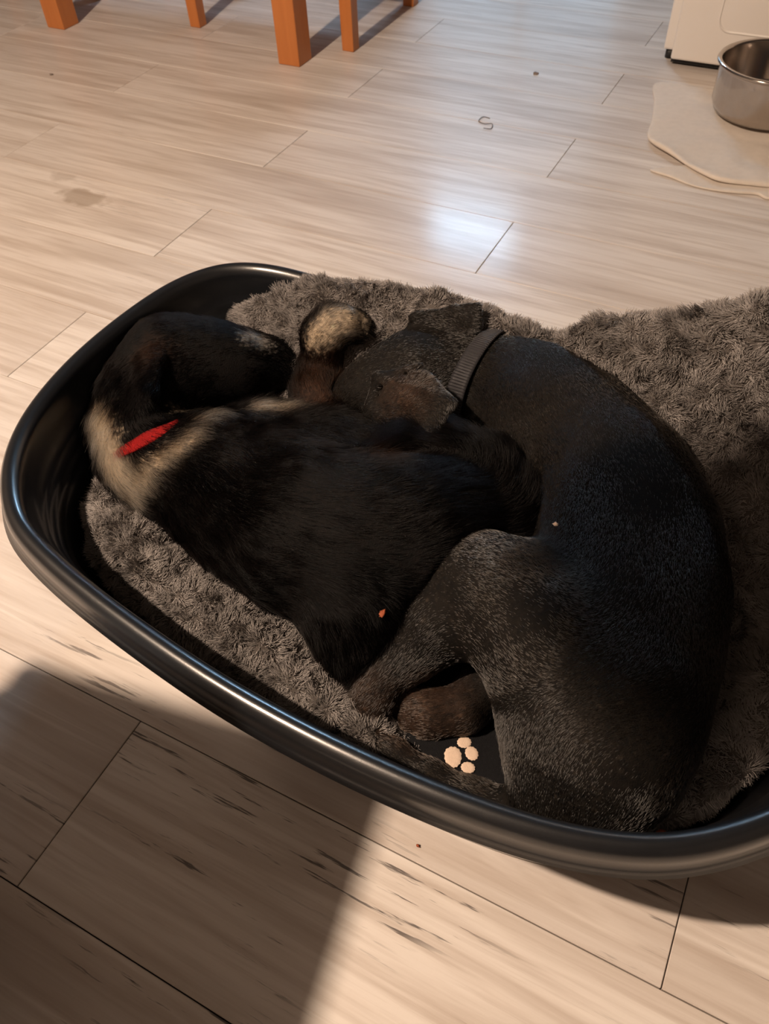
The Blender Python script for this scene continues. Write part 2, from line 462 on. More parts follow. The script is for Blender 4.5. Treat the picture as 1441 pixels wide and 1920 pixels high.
mesh_obj('panel_bead', bm_mesh('panel_bead', bm), M['enamel'], dr)
box_obj('plinth', (-.270, .296, .010, .50, .008, .024), M['black_rubber'], ap)
for sx in (-.285, .285):
    for yy in (.07, .55):
        o = mesh_obj('foot', lathe('foot', [(0, 0), (.016, 0), (.016, .027), (0, .028)], 20), M['black_rubber'], ap, True); o.location = (sx, yy, 0)

# folded cloth with the drinking bowl on it
def sheet(name, outline, z0, th, mat, parent, wob=0.003, seed=1, n=26):
    """a soft cloth layer: outline polygon in xy, thickness, rounded rim, gentle folds"""
    P = catmull(outline, 140); c = P.mean(0)
    rings = [(1.0, 0.0), (1.006, .3), (1.003, .8), (.99, 1.0)] + [(k, 1.0) for k in np.linspace(.95, .06, n)]
    v = []
    for k, h in rings:
        q = c + (P - c) * k
        nz = vnoise(np.c_[q * 9, np.full(len(q), seed)], seed) * wob * 2 + vnoise(np.c_[q * 26, np.full(len(q), seed)], seed + 3) * wob
        z = z0 + th * h + (nz + wob) * h
        v.append(np.c_[q, z])
    v = np.concatenate(v); m = 140; f = []
    for i in range(len(rings) - 1):
        for j in range(m):
            f.append((i * m + j, i * m + (j + 1) % m, (i + 1) * m + (j + 1) % m, (i + 1) * m + j))
    f.append(tuple((len(rings) - 1) * m + j for j in range(m)))
    f.append(tuple(j for j in reversed(range(m))))
    return mesh_obj(name, from_np(name, v, f), mat, parent, True)


clo = tag(empty('floor_cloth', (-0.05, 2.3, 0)), 'folded cream cloth spread on the floor under the steel bowl', 'cloth')
S0 = np.array([-0.05, 2.3])
low = np.array([(-.318, 2.066), (-.26, 2.045), (-.20, 2.024), (-.14, 2.022), (-.09, 2.030), (-.05, 2.040), (-.02, 2.028), (.06, 2.05), (.18, 2.08), (.25, 2.25), (.2, 2.4), (0, 2.45), (-.15, 2.35), (-.2, 2.2), (-.25, 2.11)]) - S0
top = np.array([(-.436, 2.570), (-.41, 2.45), (-.385, 2.33), (-.372, 2.235), (-.35, 2.195), (-.29, 2.15), (-.235, 2.105), (-.19, 2.075), (-.14, 2.055), (-.06, 2.065), (.05, 2.085), (.20, 2.10), (.33, 2.16), (.36, 2.35), (.33, 2.54), (.12, 2.575), (-.15, 2.58), (-.33, 2.585)]) - S0
lo1 = sheet('lower_layer', low, 0.0012, .004, M['cloth'], clo, .0016, 3)
up1 = sheet('upper_layer', top, 0.0100, .006, M['cloth'], clo, .0030, 5)
bowl_z = 0.0240
R, H = .150, .128
prof = [(0, .003), (R * .80, .003), (R * .93, .008), (R * .985, .028), (R, H - .012), (R, H - .006), (R + .006, H - .006), (R + .010, H - .002), (R + .007, H + .003),
        (R - .001, H + .003), (R - .004, H - .004), (R - .0045, .035), (R * .91, .014), (R * .78, .009), (0, .009)]
bo = tag(mesh_obj('dog_bowl', lathe('dog_bowl', prof, 96), M['steel'], None, True), 'round stainless steel dog bowl standing on the folded cream cloth', 'bowl')
bo.location = (-0.112, 2.47, bowl_z)

# ------------------------------------------------------------------ the basket
RIM = np.array([(-.856, .63), (-.852, .728), (-.836, .818), (-.80, .885), (-.75, .922), (-.685, .938), (-.60, .940), (-.45, .941), (-.28, .942), (-.10, .940), (.06, .937), (.13, .930), (.19, .915), (.24, .880), (.272, .815),
                (.292, .72), (.296, .63), (.287, .54), (.262, .46), (.225, .395), (.180, .343), (.130, .300), (.075, .270), (.0, .248), (-.10, .236), (-.22, .233), (-.34, .239), (-.45, .253), (-.55, .270),
                (-.63, .288), (-.70, .312), (-.752, .350), (-.795, .400), (-.828, .465), (-.848, .545)])
NP = 220
path = catmull(RIM, NP)
for _ in range(6): path = path * .5 + (np.roll(path, 1, 0) + np.roll(path, -1, 0)) * .25
tg = np.roll(path, -1, 0) - np.roll(path, 1, 0); tg /= np.linalg.norm(tg, axis=1)[:, None]
inn = np.c_[tg[:, 1], -tg[:, 0]]
if ((path[0] + inn[0] * .1 - path.mean(0)) ** 2).sum() > ((path[0] - path.mean(0)) ** 2).sum(): inn = -inn
CEN = path.mean(0)
HR = .285 + .008 * np.exp(-((path[:, 0] + .86) / .22) ** 2)


def inward(xy):
    """signed distance inside the rim line for an (n,2) array"""
    out = np.empty(len(xy))
    for a in range(0, len(xy), 20000):
        q = xy[a:a + 20000]
        d = ((q[:, None] - path[None]) ** 2).sum(-1); j = d.argmin(1)
        out[a:a + 20000] = np.sqrt(d[np.arange(len(q)), j]) * np.sign(((q - path[j]) * inn[j]).sum(1))
    return out


def wall_in(z):
    return np.interp(z, [.02, .06, .11, .15, .18, .24, .262, .30], [.094, .075, .066, .057, .053, .034, .032, .032])


def sweep(name, prof, close_to_center=None):
    v = []
    for d, dz in prof:
        q = path + inn * d
        v.append(np.c_[q, (HR + dz) if dz > -.2 else np.full(NP, .30 + dz)])
    if close_to_center is not None:
        last = v[-1]
        for k in (.7, .4, .15): v.append(np.c_[CEN + (last[:, :2] - CEN) * k, np.full(NP, close_to_center)])
    m = len(v); v = np.concatenate(v); f = []
    for i in range(m - 1):
        for j in range(NP): f.append((i * NP + j, i * NP + (j + 1) % NP, (i + 1) * NP + (j + 1) % NP, (i + 1) * NP + j))
    if close_to_center is not None: f.append(tuple((m - 1) * NP + j for j in range(NP)))
    me = from_np(name, v, f)
    bm = bmesh.new(); bm.from_mesh(me); bmesh.ops.recalc_face_normals(bm, faces=bm.faces); bm.to_mesh(me); bm.free()
    return me


bk = tag(empty('dog_basket', (0, 0, 0)), 'large black plastic oval dog basket holding two sleeping dogs', 'dog basket')
lip = [(.006, -.034), (-.002, -.038), (-.004, -.036), (.001, -.031), (.003, -.026), (.003, -.016), (.005, -.008), (.009, -.003), (.014, 0.0), (.019, 0.0), (.024, -.003), (.028, -.008), (.030, -.015), (.031, -.024)]
mesh_obj('rim', sweep('rim', lip), M['plastic'], bk, True)
wall = [(.031, -.024), (.033, -.045), (.036, -.060), (.0385, -.064), (.0385, -.072), (.041, -.078), (.0435, -.082), (.0435, -.090), (.046, -.096), (.0485, -.100), (.0485, -.108), (.051, -.114), (.0535, -.118), (.0535, -.126), (.058, -.15), (.066, -.19), (.076, -.24), (.094, -.272), (.12, -.28)]
mesh_obj('inner_wall', sweep('inner_wall', wall, .020), M['plastic'], bk, True)
outer = [(.006, -.034), (.008, -.020), (.013, -.008), (.020, -.008), (.024, -.03), (.030, -.07), (.044, -.14), (.060, -.23), (.070, -.285), (.078, -.2955), (.10, -.2985)]
mesh_obj('outer_wall', sweep('outer_wall', outer, .0015), M['plastic'], bk, True)

# ------------------------------------------------------------------ fleece bed: spokes of (outer edge, ridge, inner shoulder)
SP = [((-.785, .52, .09), (-.735, .51, .165), (-.60, .56, .10)), ((-.76, .44, .09), (-.71, .455, .185), (-.58, .52, .11)), ((-.69, .365, .09), (-.645, .405, .180), (-.53, .50, .11)), ((-.57, .34, .09), (-.545, .385, .175), (-.47, .47, .11)), ((-.44, .32, .08), (-.435, .37, .165), (-.40, .455, .10)),
      ((-.33, .31, .08), (-.33, .355, .145), (-.30, .43, .09)), ((-.24, .305, .075), (-.24, .34, .12), (-.22, .41, .08)), ((-.10, .305, .06), (-.10, .33, .075), (-.09, .42, .075)),
      ((.055, .325, .06), (.045, .355, .085), (.03, .44, .075)), ((.150, .385, .065), (.125, .415, .10), (.07, .50, .08)), ((.215, .48, .075), (.175, .50, .125), (.10, .57, .085)),
      ((.245, .60, .14), (.20, .61, .20), (.13, .64, .10)), ((.31, .74, .29), (.23, .73, .335), (.135, .71, .16)), ((.34, .88, .29), (.24, .84, .43), (.12, .77, .20)),
      ((.24, 1.01, .27), (.16, .92, .455), (.07, .81, .22)), ((.08, 1.03, .26), (.04, .93, .425), (-.01, .82, .21)), ((-.07, 1.0, .26), (-.09, .93, .36), (-.10, .81, .17)),
      ((-.16, .985, .26), (-.17, .93, .322), (-.17, .80, .15)), ((-.25, .975, .24), (-.255, .925, .289), (-.24, .79, .14)), ((-.36, .975, .25), (-.36, .92, .304), (-.33, .78, .14)),
      ((-.48, .965, .26), (-.47, .915, .303), (-.43, .77, .14)), ((-.585, .935, .25), (-.565, .885, .312), (-.51, .75, .15)), ((-.68, .90, .18), (-.655, .865, .285), (-.57, .73, .15)),
      ((-.765, .855, .13), (-.735, .83, .225), (-.62, .70, .12)), ((-.765, .74, .06), (-.71, .73, .085), (-.62, .64, .075)), ((-.765, .62, .06), (-.71, .61, .085), (-.61, .60, .075))]
NS = 260
O_, Rg, In = (catmull([s[k] for s in SP], NS) for k in range(3))
cf = np.array([-.26, .61, .068])
rows = [O_ + (Rg - O_) * .35 - [0, 0, .05], O_ - [0, 0, .022], O_]
for u in np.linspace(.12, 1, 9): rows.append(O_ * (1 - math.sin(u * math.pi / 2)) * 1.0 + Rg * math.sin(u * math.pi / 2) if False else np.c_[(O_ + (Rg - O_) * u)[:, :2], O_[:, 2] + (Rg - O_)[:, 2] * math.sin(u * math.pi / 2)])
for u in np.linspace(.08, 1, 12): rows.append(np.c_[(Rg + (In - Rg) * u)[:, :2], Rg[:, 2] + (In - Rg)[:, 2] * (.5 - .5 * math.cos(u * math.pi))])
for u in (.25, .5, .75, .93): rows.append(np.c_[(In + (cf - In) * u)[:, :2], In[:, 2] + (cf[2] - In[:, 2]) * min(1, u * 2.5)])
fv = np.concatenate(rows)
nzv = vnoise(fv * 11, 2) * .010 + vnoise(fv * 27, 5) * .008 + vnoise(fv * 60, 8) * .0045
fade = np.ones(len(fv)); fade[-4 * NS:] = .1; fade[:NS] = 0
fv[:, 2] += nzv * fade
fv[:, 0] += vnoise(fv * 14, 11) * .006 * fade; fv[:, 1] += vnoise(fv * 14, 13) * .006 * fade
D_ = inward(fv[:, :2]); lim = wall_in(fv[:, 2]) + .017
mv = (D_ < lim) & ((fv[:, 1] < .70) | (fv[:, 0] < -.64)) & (fv[:, 2] < .275) & ~((fv[:, 0] > .12) & (fv[:, 1] > .56))
jj = ((fv[:, None, :2] - path[None]) ** 2).sum(-1).argmin(1)
fv[mv, :2] += inn[jj[mv]] * (lim - D_)[mv][:, None]
ff = []
for i in range(len(rows) - 1):
    for j in range(NS): ff.append((i * NS + j, i * NS + (j + 1) % NS, (i + 1) * NS + (j + 1) % NS, (i + 1) * NS + j))
ff.append(tuple((len(rows) - 1) * NS + j for j in range(NS)))
ff = [tuple(reversed(q)) for q in ff]
fl = tag(empty('fleece_bed', (0, 0, 0)), 'shaggy grey fleece bed lining the black basket and heaped over its right end', 'pet bed')
fme = from_np('padding', fv, ff); mesh_obj('padding', fme, M['fleece'], fl, True)


# ------------------------------------------------------------------ strands
def tri_normals(v, t):
    a, b, c = v[t[:, 0]], v[t[:, 1]], v[t[:, 2]]
    n = np.cross(b - a, c - a)
    return n


def vert_normals(v, t):
    n = tri_normals(v, t); vn = np.zeros_like(v)
    for k in range(3): np.add.at(vn, t[:, k], n)
    return vn / (np.linalg.norm(vn, axis=1)[:, None] + 1e-12)


def sample(v, t, vn, n, keep):
    a, b, c = v[t[:, 0]], v[t[:, 1]], v[t[:, 2]]
    cen = (a + b + c) / 3
    ar = np.linalg.norm(np.cross(b - a, c - a), axis=1) * keep(cen, vn[t].mean(1))
    idx = RNG.choice(len(t), n, p=ar / ar.sum())
    r1, r2 = np.sqrt(RNG.random(n)), RNG.random(n)
    w = np.stack([1 - r1, r1 * (1 - r2), r1 * r2], 1)
    p = (v[t[idx]] * w[:, :, None]).sum(1); nn = (vn[t[idx]] * w[:, :, None]).sum(1)
    return p, nn / np.linalg.norm(nn, axis=1)[:, None]


def strands(name, pts, radius, tint, mat, parent):
    """pts (n,k,3), radius (n,), tint (n,3) -> one hair-curves object"""
    n, k, _ = pts.shape
    cu = bpy.data.hair_curves.new(name); cu.add_curves([k] * n)
    cu.attributes['position'].data.foreach_set('vector', pts.reshape(-1).astype(np.float32))
    ra = cu.attributes.new('radius', 'FLOAT', 'POINT') if 'radius' not in cu.attributes else cu.attributes['radius']
    taper = np.linspace(1, .25, k)
    ra.data.foreach_set('value', (radius[:, None] * taper[None]).reshape(-1).astype(np.float32))
    ta = cu.attributes.new('tint', 'FLOAT_COLOR', 'CURVE')
    ta.data.foreach_set('color', np.c_[tint, np.ones(n)].reshape(-1).astype(np.float32))
    cu.materials.append(mat)
    o = bpy.data.objects.new(name, cu); COL.objects.link(o); o.parent = parent; o['kind'] = 'stuff'
    return o


def unit(a): return a / (np.linalg.norm(a, axis=-1, keepdims=True) + 1e-12)


N_PILE = 260000
ft = np.array([(q[0], q[i], q[i + 1]) for q in ff[:-1] for i in (1, 2)])
fvn = vert_normals(fv, ft)
if fvn[6 * NS:20 * NS, 2].mean() < 0: fvn = -fvn
p, n = sample(fv, ft, fvn, N_PILE, lambda c, nn: ((((c[:, 0] + .26) / .30) ** 2 + ((c[:, 1] - .61) / .17) ** 2) > 1).astype(float) * (nn[:, 2] > -.35))
tuft = np.stack([vnoise(p * 42, s) for s in (21, 22, 23)], 1) + .8 * np.stack([vnoise(p * 110, s) for s in (24, 25, 26)], 1)
drn = unit(n + .75 * tuft + .22 * RNG.normal(size=p.shape))
L = (.0075 + .0045 * RNG.random(len(p))) * (1 + .25 * vnoise(p * 30, 31))
bend = unit(tuft + .2 * RNG.normal(size=p.shape) + [0, 0, -.2])
s = np.linspace(0, 1, 4)[None, :, None]
pts = p[:, None] - n[:, None] * .001 + drn[:, None] * (L[:, None, None] * s) + bend[:, None] * (L[:, None, None] * .35 * s ** 2)
val = (1 + .22 * vnoise(p * 35, 41) + .18 * RNG.normal(size=len(p)))[:, None]
strands('pile', pts, np.full(len(p), .00058), np.clip(np.array([.262, .240, .228]) * val, .02, 1), M['pile'], fl)


def bed_z(x, y):
    """height of the fleece bed at x, y (nearest vertex)"""
    d = (fv[3 * NS:, 0] - x) ** 2 + (fv[3 * NS:, 1] - y) ** 2
    return fv[3 * NS:, 2][d.argmin()]


# ------------------------------------------------------------------ bodies: distance field -> one continuous skin
GO = np.array([-.845, .255, .058]); GR = .0042
GD = np.array([int(1.075 / GR), int(.72 / GR), int(.36 / GR)])
AX = [GO[i] + GR * np.arange(GD[i]) for i in range(3)]


class Body:
    def __init__(self):
        self.d = np.full(GD, .3, np.float32); self.flow = []

    def _win(self, lo, hi, k):
        m = 3 * k + .03
        i0 = np.clip(np.floor((lo - m - GO) / GR).astype(int), 0, GD); i1 = np.clip(np.ceil((hi + m - GO) / GR).astype(int) + 1, 0, GD)
        sl = tuple(slice(a, b) for a, b in zip(i0, i1))
        g = [AX[i][sl[i]].astype(np.float32) for i in range(3)]
        return sl, g[0][:, None, None], g[1][None, :, None], g[2][None, None, :]

    def _put(self, sl, dd, k):
        old = self.d[sl]
        h = np.clip(.5 + .5 * (old - dd) / k, 0, 1)
        self.d[sl] = old * (1 - h) + dd * h - k * h * (1 - h)

    def cone(self, a, b, ra, rb, k=.02, flow=True):
        a, b = np.asarray(a, float), np.asarray(b, float)
        r = max(ra, rb); sl, X, Y, Z = self._win(np.minimum(a, b) - r, np.maximum(a, b) + r, k)
        ab = b - a; l2 = (ab ** 2).sum() + 1e-9
        t = np.clip(((X - a[0]) * ab[0] + (Y - a[1]) * ab[1] + (Z - a[2]) * ab[2]) / l2, 0, 1)
        dd = np.sqrt((X - a[0] - t * ab[0]) ** 2 + (Y - a[1] - t * ab[1]) ** 2 + (Z - a[2] - t * ab[2]) ** 2) - (ra + (rb - ra) * t)
        self._put(sl, dd.astype(np.float32), k)
        if flow: self.flow.append((a, b, ra, rb))

    def chain(self, pts, k=.02, flow=True):
        """pts: (px, py, z, radius) rows from the front of the animal backwards"""
        q = [(W(x, y, z), r) for x, y, z, r in pts]
        for (a, ra), (b, rb) in zip(q[:-1], q[1:]): self.cone(a, b, ra, rb, k, flow)

    def flap(self, pts, tris, th, k=.012):
        q = [W(*p) for p in pts]
        for i, j, l in tris:
            a, b, c = q[i], q[j], q[l]
            lo, hi = np.minimum(np.minimum(a, b), c) - th, np.maximum(np.maximum(a, b), c) + th
            sl, X, Y, Z = self._win(lo, hi, k)
            P = np.stack(np.broadcast_arrays(X, Y, Z), -1).astype(np.float64)
            ba, cb, ac = b - a, c - b, a - c
            nn = np.cross(ba, ac); n2 = (nn ** 2).sum()
            pa, pb, pc = P - a, P - b, P - c
            inside = ((np.sign((np.cross(ba, nn) * pa).sum(-1)) + np.sign((np.cross(cb, nn) * pb).sum(-1)) + np.sign((np.cross(ac, nn) * pc).sum(-1))) < 2)

            def seg(e, q_):
                t = np.clip((q_ * e).sum(-1) / (e ** 2).sum(), 0, 1)
                return ((q_ - e * t[..., None]) ** 2).sum(-1)
            de = np.minimum(np.minimum(seg(ba, pa), seg(cb, pb)), seg(ac, pc))
            dp = (nn * pa).sum(-1) ** 2 / n2
            dd = np.sqrt(np.where(inside, de, dp)) - th
            self._put(sl, dd.astype(np.float32), k)

    def groove(self, pts, r, k=.006):
        """a shallow crease along px,py,z points"""
        q = [W(*p) for p in pts]
        for a, b in zip(q[:-1], q[1:]):
            sl, X, Y, Z = self._win(np.minimum(a, b) - r, np.maximum(a, b) + r, k)
            ab = b - a; l2 = (ab ** 2).sum()
            t = np.clip(((X - a[0]) * ab[0] + (Y - a[1]) * ab[1] + (Z - a[2]) * ab[2]) / l2, 0, 1)
            dd = np.sqrt((X - a[0] - t * ab[0]) ** 2 + (Y - a[1] - t * ab[1]) ** 2 + (Z - a[2] - t * ab[2]) ** 2) - r
            old = self.d[sl]; h = np.clip(.5 - .5 * (old + dd) / k, 0, 1)
            self.d[sl] = old * (1 - h) - dd * h + k * h * (1 - h)

    def value(self, P):
        g = np.clip((np.asarray(P) - GO) / GR, 0, np.array(GD) - 1.001); i = np.floor(g).astype(int); f = g - i; o = 0
        for dx in (0, 1):
            for dy in (0, 1):
                for dz in (0, 1):
                    w = (f[:, 0] if dx else 1 - f[:, 0]) * (f[:, 1] if dy else 1 - f[:, 1]) * (f[:, 2] if dz else 1 - f[:, 2])
                    o = o + w * self.d[i[:, 0] + dx, i[:, 1] + dy, i[:, 2] + dz]
        return o

    def skin(self):
        """surface nets"""
        d = self.d.copy()
        for ax in range(3):
            ix = [slice(None)] * 3
            for e in (0, -1): ix[ax] = e; d[tuple(ix)] = .05; ix[ax] = slice(None)
        s = d < 0
        cs = [s[i:GD[0] - 1 + i, j:GD[1] - 1 + j, k:GD[2] - 1 + k] for i in (0, 1) for j in (0, 1) for k in (0, 1)]
        cnt = sum(c.astype(np.int8) for c in cs)
        act = (cnt > 0) & (cnt < 8)
        ci = np.argwhere(act); idx = np.full(act.shape, -1, np.int64); idx[act] = np.arange(len(ci))
        acc = np.zeros((len(ci), 3)); num = np.zeros(len(ci))
        corner = [(i, j, k) for i in (0, 1) for j in (0, 1) for k in (0, 1)]
        for a in corner:
            for b in corner:
                if sum(abs(x - y) for x, y in zip(a, b)) == 1 and a < b:
                    da = d[ci[:, 0] + a[0], ci[:, 1] + a[1], ci[:, 2] + a[2]]; db = d[ci[:, 0] + b[0], ci[:, 1] + b[1], ci[:, 2] + b[2]]
                    m = (da < 0) != (db < 0)
                    t = np.where(m, da / (da - db + 1e-12), 0)
                    pos = np.array(a) + t[:, None] * (np.array(b) - np.array(a))
                    acc += np.where(m[:, None], pos, 0); num += m
        v = GO + GR * (ci + acc / num[:, None])
        f = []
        for ax in range(3):
            sh = [slice(1, -1)] * 3; sh[ax] = slice(0, -1); s2 = list(sh); s2[ax] = slice(1, None)
            x = s[tuple(sh)] != s[tuple(s2)]
            e = np.argwhere(x) + np.array([0 if a == ax else 1 for a in range(3)])
            fl_ = s[e[:, 0], e[:, 1], e[:, 2]]
            o1, o2 = np.eye(3, dtype=int)[(ax + 1) % 3], np.eye(3, dtype=int)[(ax + 2) % 3]
            q = np.stack([idx[tuple((e - o).T)] for o in (np.zeros(3, int), o1, o1 + o2, o2)], 1)
            q[~fl_] = q[~fl_][:, ::-1]
            f.append(q)
        f = np.concatenate(f); f = f[(f >= 0).all(1)]
        # two light smoothing passes
        e = np.concatenate([f[:, [0, 1]], f[:, [1, 2]], f[:, [2, 3]], f[:, [3, 0]]])
        for w in (.5, .5):
            a = np.zeros_like(v); c = np.zeros(len(v))
            np.add.at(a, e[:, 0], v[e[:, 1]]); np.add.at(c, e[:, 0], 1)
            v = v * (1 - w) + w * a / np.maximum(c, 1)[:, None]
        t = np.concatenate([f[:, [0, 1, 2]], f[:, [0, 2, 3]]])
        vn = vert_normals(v, t)
        k = min(len(v), 4000); j = RNG.choice(len(v), k)
        if (self.value(v[j] + vn[j] * .004) - self.value(v[j] - vn[j] * .004)).mean() < 0:
            f = f[:, ::-1]; t = t[:, ::-1]; vn = -vn
        return v, f, t, vn

    def comb(self, p):
        """direction in which the coat lies"""
        num = np.zeros_like(p); 
        for a, b, ra, rb in self.flow:
            ab = b - a; l = np.linalg.norm(ab)
            t = np.clip(((p - a) @ ab) / (l * l), 0, 1)
            d = np.linalg.norm(p - a - t[:, None] * ab, axis=1) - (ra + (rb - ra) * t)
            num += np.exp(-np.maximum(d, 0) / .012)[:, None] * (ab / l)
        return unit(num)


def cut(d, other, gap=.0015):
    return np.maximum(d, gap - other)


# --- the big short-haired dog
big = Body()
big.chain([(655, 805, .150, .040), (672, 772, .180, .048), (718, 740, .205, .060), (780, 714, .222, .070)], .03)      # muzzle to crown
big.chain([(780, 714, .222, .070), (850, 712, .218, .066), (920, 722, .210, .074), (985, 762, .204, .096)], .03)        # neck
big.chain([(985, 762, .204, .096), (1065, 835, .196, .108), (1128, 918, .190, .114), (1162, 1012, .188, .117), (1170, 1110, .186, .116), (1150, 1215, .184, .112), (1122, 1320, .178, .106), (1102, 1425, .165, .090), (1075, 1500, .135, .062)], .03)
big.chain([(1015, 785, .225, .080), (985, 870, .190, .068), (965, 960, .140, .050)], .03)                                # near shoulder and upper arm
big.chain([(1125, 1335, .195, .092), (1042, 1215, .212, .078), (942, 1125, .213, .070), (897, 1095, .210, .061)], .035)  # thigh to knee
big.chain([(895, 1095, .210, .060), (830, 1165, .185, .048), (770, 1222, .155, .034), (722, 1262, .137, .027), (700, 1305, .122, .026), (682, 1340, .108, .022)], .02)  # shank, hock, foot
big.chain([(920, 1280, .105, .038), (868, 1330, .106, .029), (812, 1338, .105, .029), (785, 1332, .103, .026)], .012)    # the other hind foot
for x, y in ((754, 1312), (752, 1332), (768, 1353), (794, 1366)): big.chain([(800, 1338, .104, .018), (x, y, .103, .0135)], .003)
for x, y in ((668, 1332), (676, 1350), (692, 1352)): big.chain([(690, 1325, .112, .018), (x, y, .103, .0115)], .005)
big.chain([(1085, 1510, .130, .046), (1030, 1530, .112, .034), (965, 1530, .104, .027), (890, 1503, .100, .023), (805, 1458, .100, .019), (740, 1412, .104, .015), (695, 1372, .110, .010)], .015)  # tail
big.flap([(708, 708, .284), (785, 688, .302), (846, 755, .306), (815, 806, .284), (748, 804, .264), (686, 775, .256)], [(0, 1, 2), (0, 2, 3), (0, 3, 4), (0, 4, 5)], .0065, .008)   # near ear
big.flap([(768, 630, .270), (772, 592, .300), (850, 582, .312), (895, 570, .328), (894, 612, .304), (830, 632, .275)], [(0, 1, 2), (0, 2, 5), (2, 3, 4), (2, 4, 5)], .006, .008)    # far ear, flipped
big.groove([(700, 742, .275), (730, 718, .285), (790, 696, .300), (840, 715, .300)], .005)

# --- the smaller long-haired dog
sml = Body()
sml.chain([(545, 672, .185, .030), (515, 684, .200, .040), (455, 684, .215, .050), (395, 680, .225, .062), (325, 686, .228, .074)], .025)     # muzzle to skull
sml.chain([(325, 686, .228, .074), (275, 745, .205, .068), (255, 815, .180, .066), (300, 880, .165, .078), (400, 900, .170, .094)], .03)  # neck
sml.chain([(400, 900, .170, .092), (480, 945, .176, .104), (570, 990, .180, .112), (680, 1025, .182, .116), (790, 1020, .182, .113), (880, 985, .175, .098)], .03)
sml.chain([(500, 850, .150, .080), (600, 880, .155, .085), (760, 900, .160, .085)], .03)
sml.chain([(700, 1090, .160, .098), (690, 1165, .140, .078), (690, 1230, .120, .050)], .03)                # croup towards the near side
sml.chain([(880, 985, .180, .070), (945, 1010, .195, .046), (955, 950, .215, .048), (915, 890, .228, .048), (840, 856, .238, .046), (765, 850, .240, .044), (718, 880, .236, .034), (716, 918, .230, .020)], .02)   # bushy tail curled over the haunch
sml.chain([(640, 810, .175, .050), (598, 750, .190, .042), (600, 700, .205, .033), (606, 660, .238, .029), (606, 630, .264, .031), (628, 610, .280, .029), (650, 604, .286, .024)], .015)   # foreleg over the far edge
for x, y, z in ((672, 594, .288), (684, 606, .281), (682, 622, .272), (668, 632, .262)): sml.chain([(650, 606, .284, .018), (x, y, z, .0125)], .004)
sml.flap([(262, 652, .285), (300, 668, .292), (284, 735, .272), (252, 790, .235), (222, 745, .240), (228, 690, .262)], [(0, 1, 2), (0, 2, 3), (0, 3, 4), (0, 4, 5)], .008, .012)   # near ear
sml.groove([(395, 655, .284), (412, 662, .282), (430, 662, .276)], .0035, .004)    # shut eye
bedcut = (.074 - AX[2]).astype(np.float32)[None, None, :]
big.d = np.maximum(big.d, bedcut)
xy = np.stack(np.meshgrid(AX[0], AX[1], indexing='ij'), -1).reshape(-1, 2)
D2 = inward(xy).reshape(GD[0], GD[1])
basket = (wall_in(AX[2])[None, None, :] + .004 - D2[:, :, None]).astype(np.float32)
big.d = np.maximum(big.d, basket)
sml.d = np.maximum(np.maximum(cut(sml.d, big.d), bedcut), basket)


def make_dog(body, name, label, mat_skin):
    o = tag(empty(name, (0, 0, 0)), label, 'dog')
    v, f, t, vn = body.skin()
    bo_ = mesh_obj('body', from_np('body', v, f), mat_skin, o, True)
    return o, v, t, vn, bo_


def paint(bo_, cols):
    """the hide has the colour of the hair that grows on it"""
    a = bo_.data.attributes.new('tint', 'FLOAT_COLOR', 'POINT')
    a.data.foreach_set('color', np.c_[cols * .5, np.ones(len(cols))].reshape(-1).astype(np.float32))


def coat(body, v, t, vn, n, length, lift, jitter, curl, radius, tint, mat, parent, keep, k=4):
    p, nn = sample(v, t, vn, n, keep)
    fl_ = body.comb(p)
    fl_ = unit(fl_ - (fl_ * nn).sum(1)[:, None] * nn + 1e-4)
    fl_ = unit(fl_ + .35 * np.stack([vnoise(p * 16, s) for s in (51, 52, 53)], 1))
    L = length(p) * (.7 + .6 * RNG.random(len(p)))
    li = lift(p)[:, None]
    d0 = unit(fl_ + nn * li + jitter * RNG.normal(size=p.shape))
    cl = np.stack([vnoise(p * 70, s) for s in (61, 62, 63)], 1)
    d1 = unit(fl_ - nn * .10 + curl * cl + jitter * .6 * RNG.normal(size=p.shape))
    s = np.linspace(0, 1, k)[None, :, None]
    pts = p[:, None] - nn[:, None] * .0008 + (d0[:, None] * (s - .5 * s ** 2) + d1[:, None] * .5 * s ** 2) * L[:, None, None]
    return strands('fur', pts, radius(p), tint(p), mat, parent)


def on_body(body, px, py):
    d = (px - 720.5) * RT - (py - 960.0) * UP + FPX * FW; d /= np.linalg.norm(d)
    s = np.arange(.5, 1.4, .001); P = CAM + s[:, None] * d
    ins = np.all((P > GO) & (P < GO + GR * (GD - 2)), 1)
    val = np.where(ins, body.value(P), 1)
    i = np.argmax(val < 0)
    return P[i][2]


def near(p, pts, fall):
    """1 close to the given (px, py, z, radius) blobs, 0 away from them"""
    m = np.full(len(p), 9.0)
    for x, y, z, r in pts: m = np.minimum(m, np.linalg.norm(p - W(x, y, z), axis=1) - r)
    return np.clip(.5 - m / fall, 0, 1)


upkeep = lambda c, nn: (nn[:, 2] > -.45) * (c[:, 2] > .085) * 1.0
dog_b, bv, bt, bn, bbody = make_dog(big, 'sleeping_dog', 'large short-haired black dog curled up asleep, wearing a black collar', M['skin_black'])


def tint_big(p):
    base = np.array([.0095, .0074, .0056])
    val = (1 + .25 * vnoise(p * 30, 71) + .35 * RNG.normal(size=len(p)))[:, None]
    grey = (RNG.random(len(p)) < .02)[:, None]
    br = near(p, [(760, 745, .29, .03), (800, 1330, .11, .05), (700, 1310, .12, .04)], .05)[:, None]
    c = base * (1 - br) + np.array([.040, .022, .014]) * br
    return np.clip(c * val, .004, 1) * np.where(grey, 3, 1)


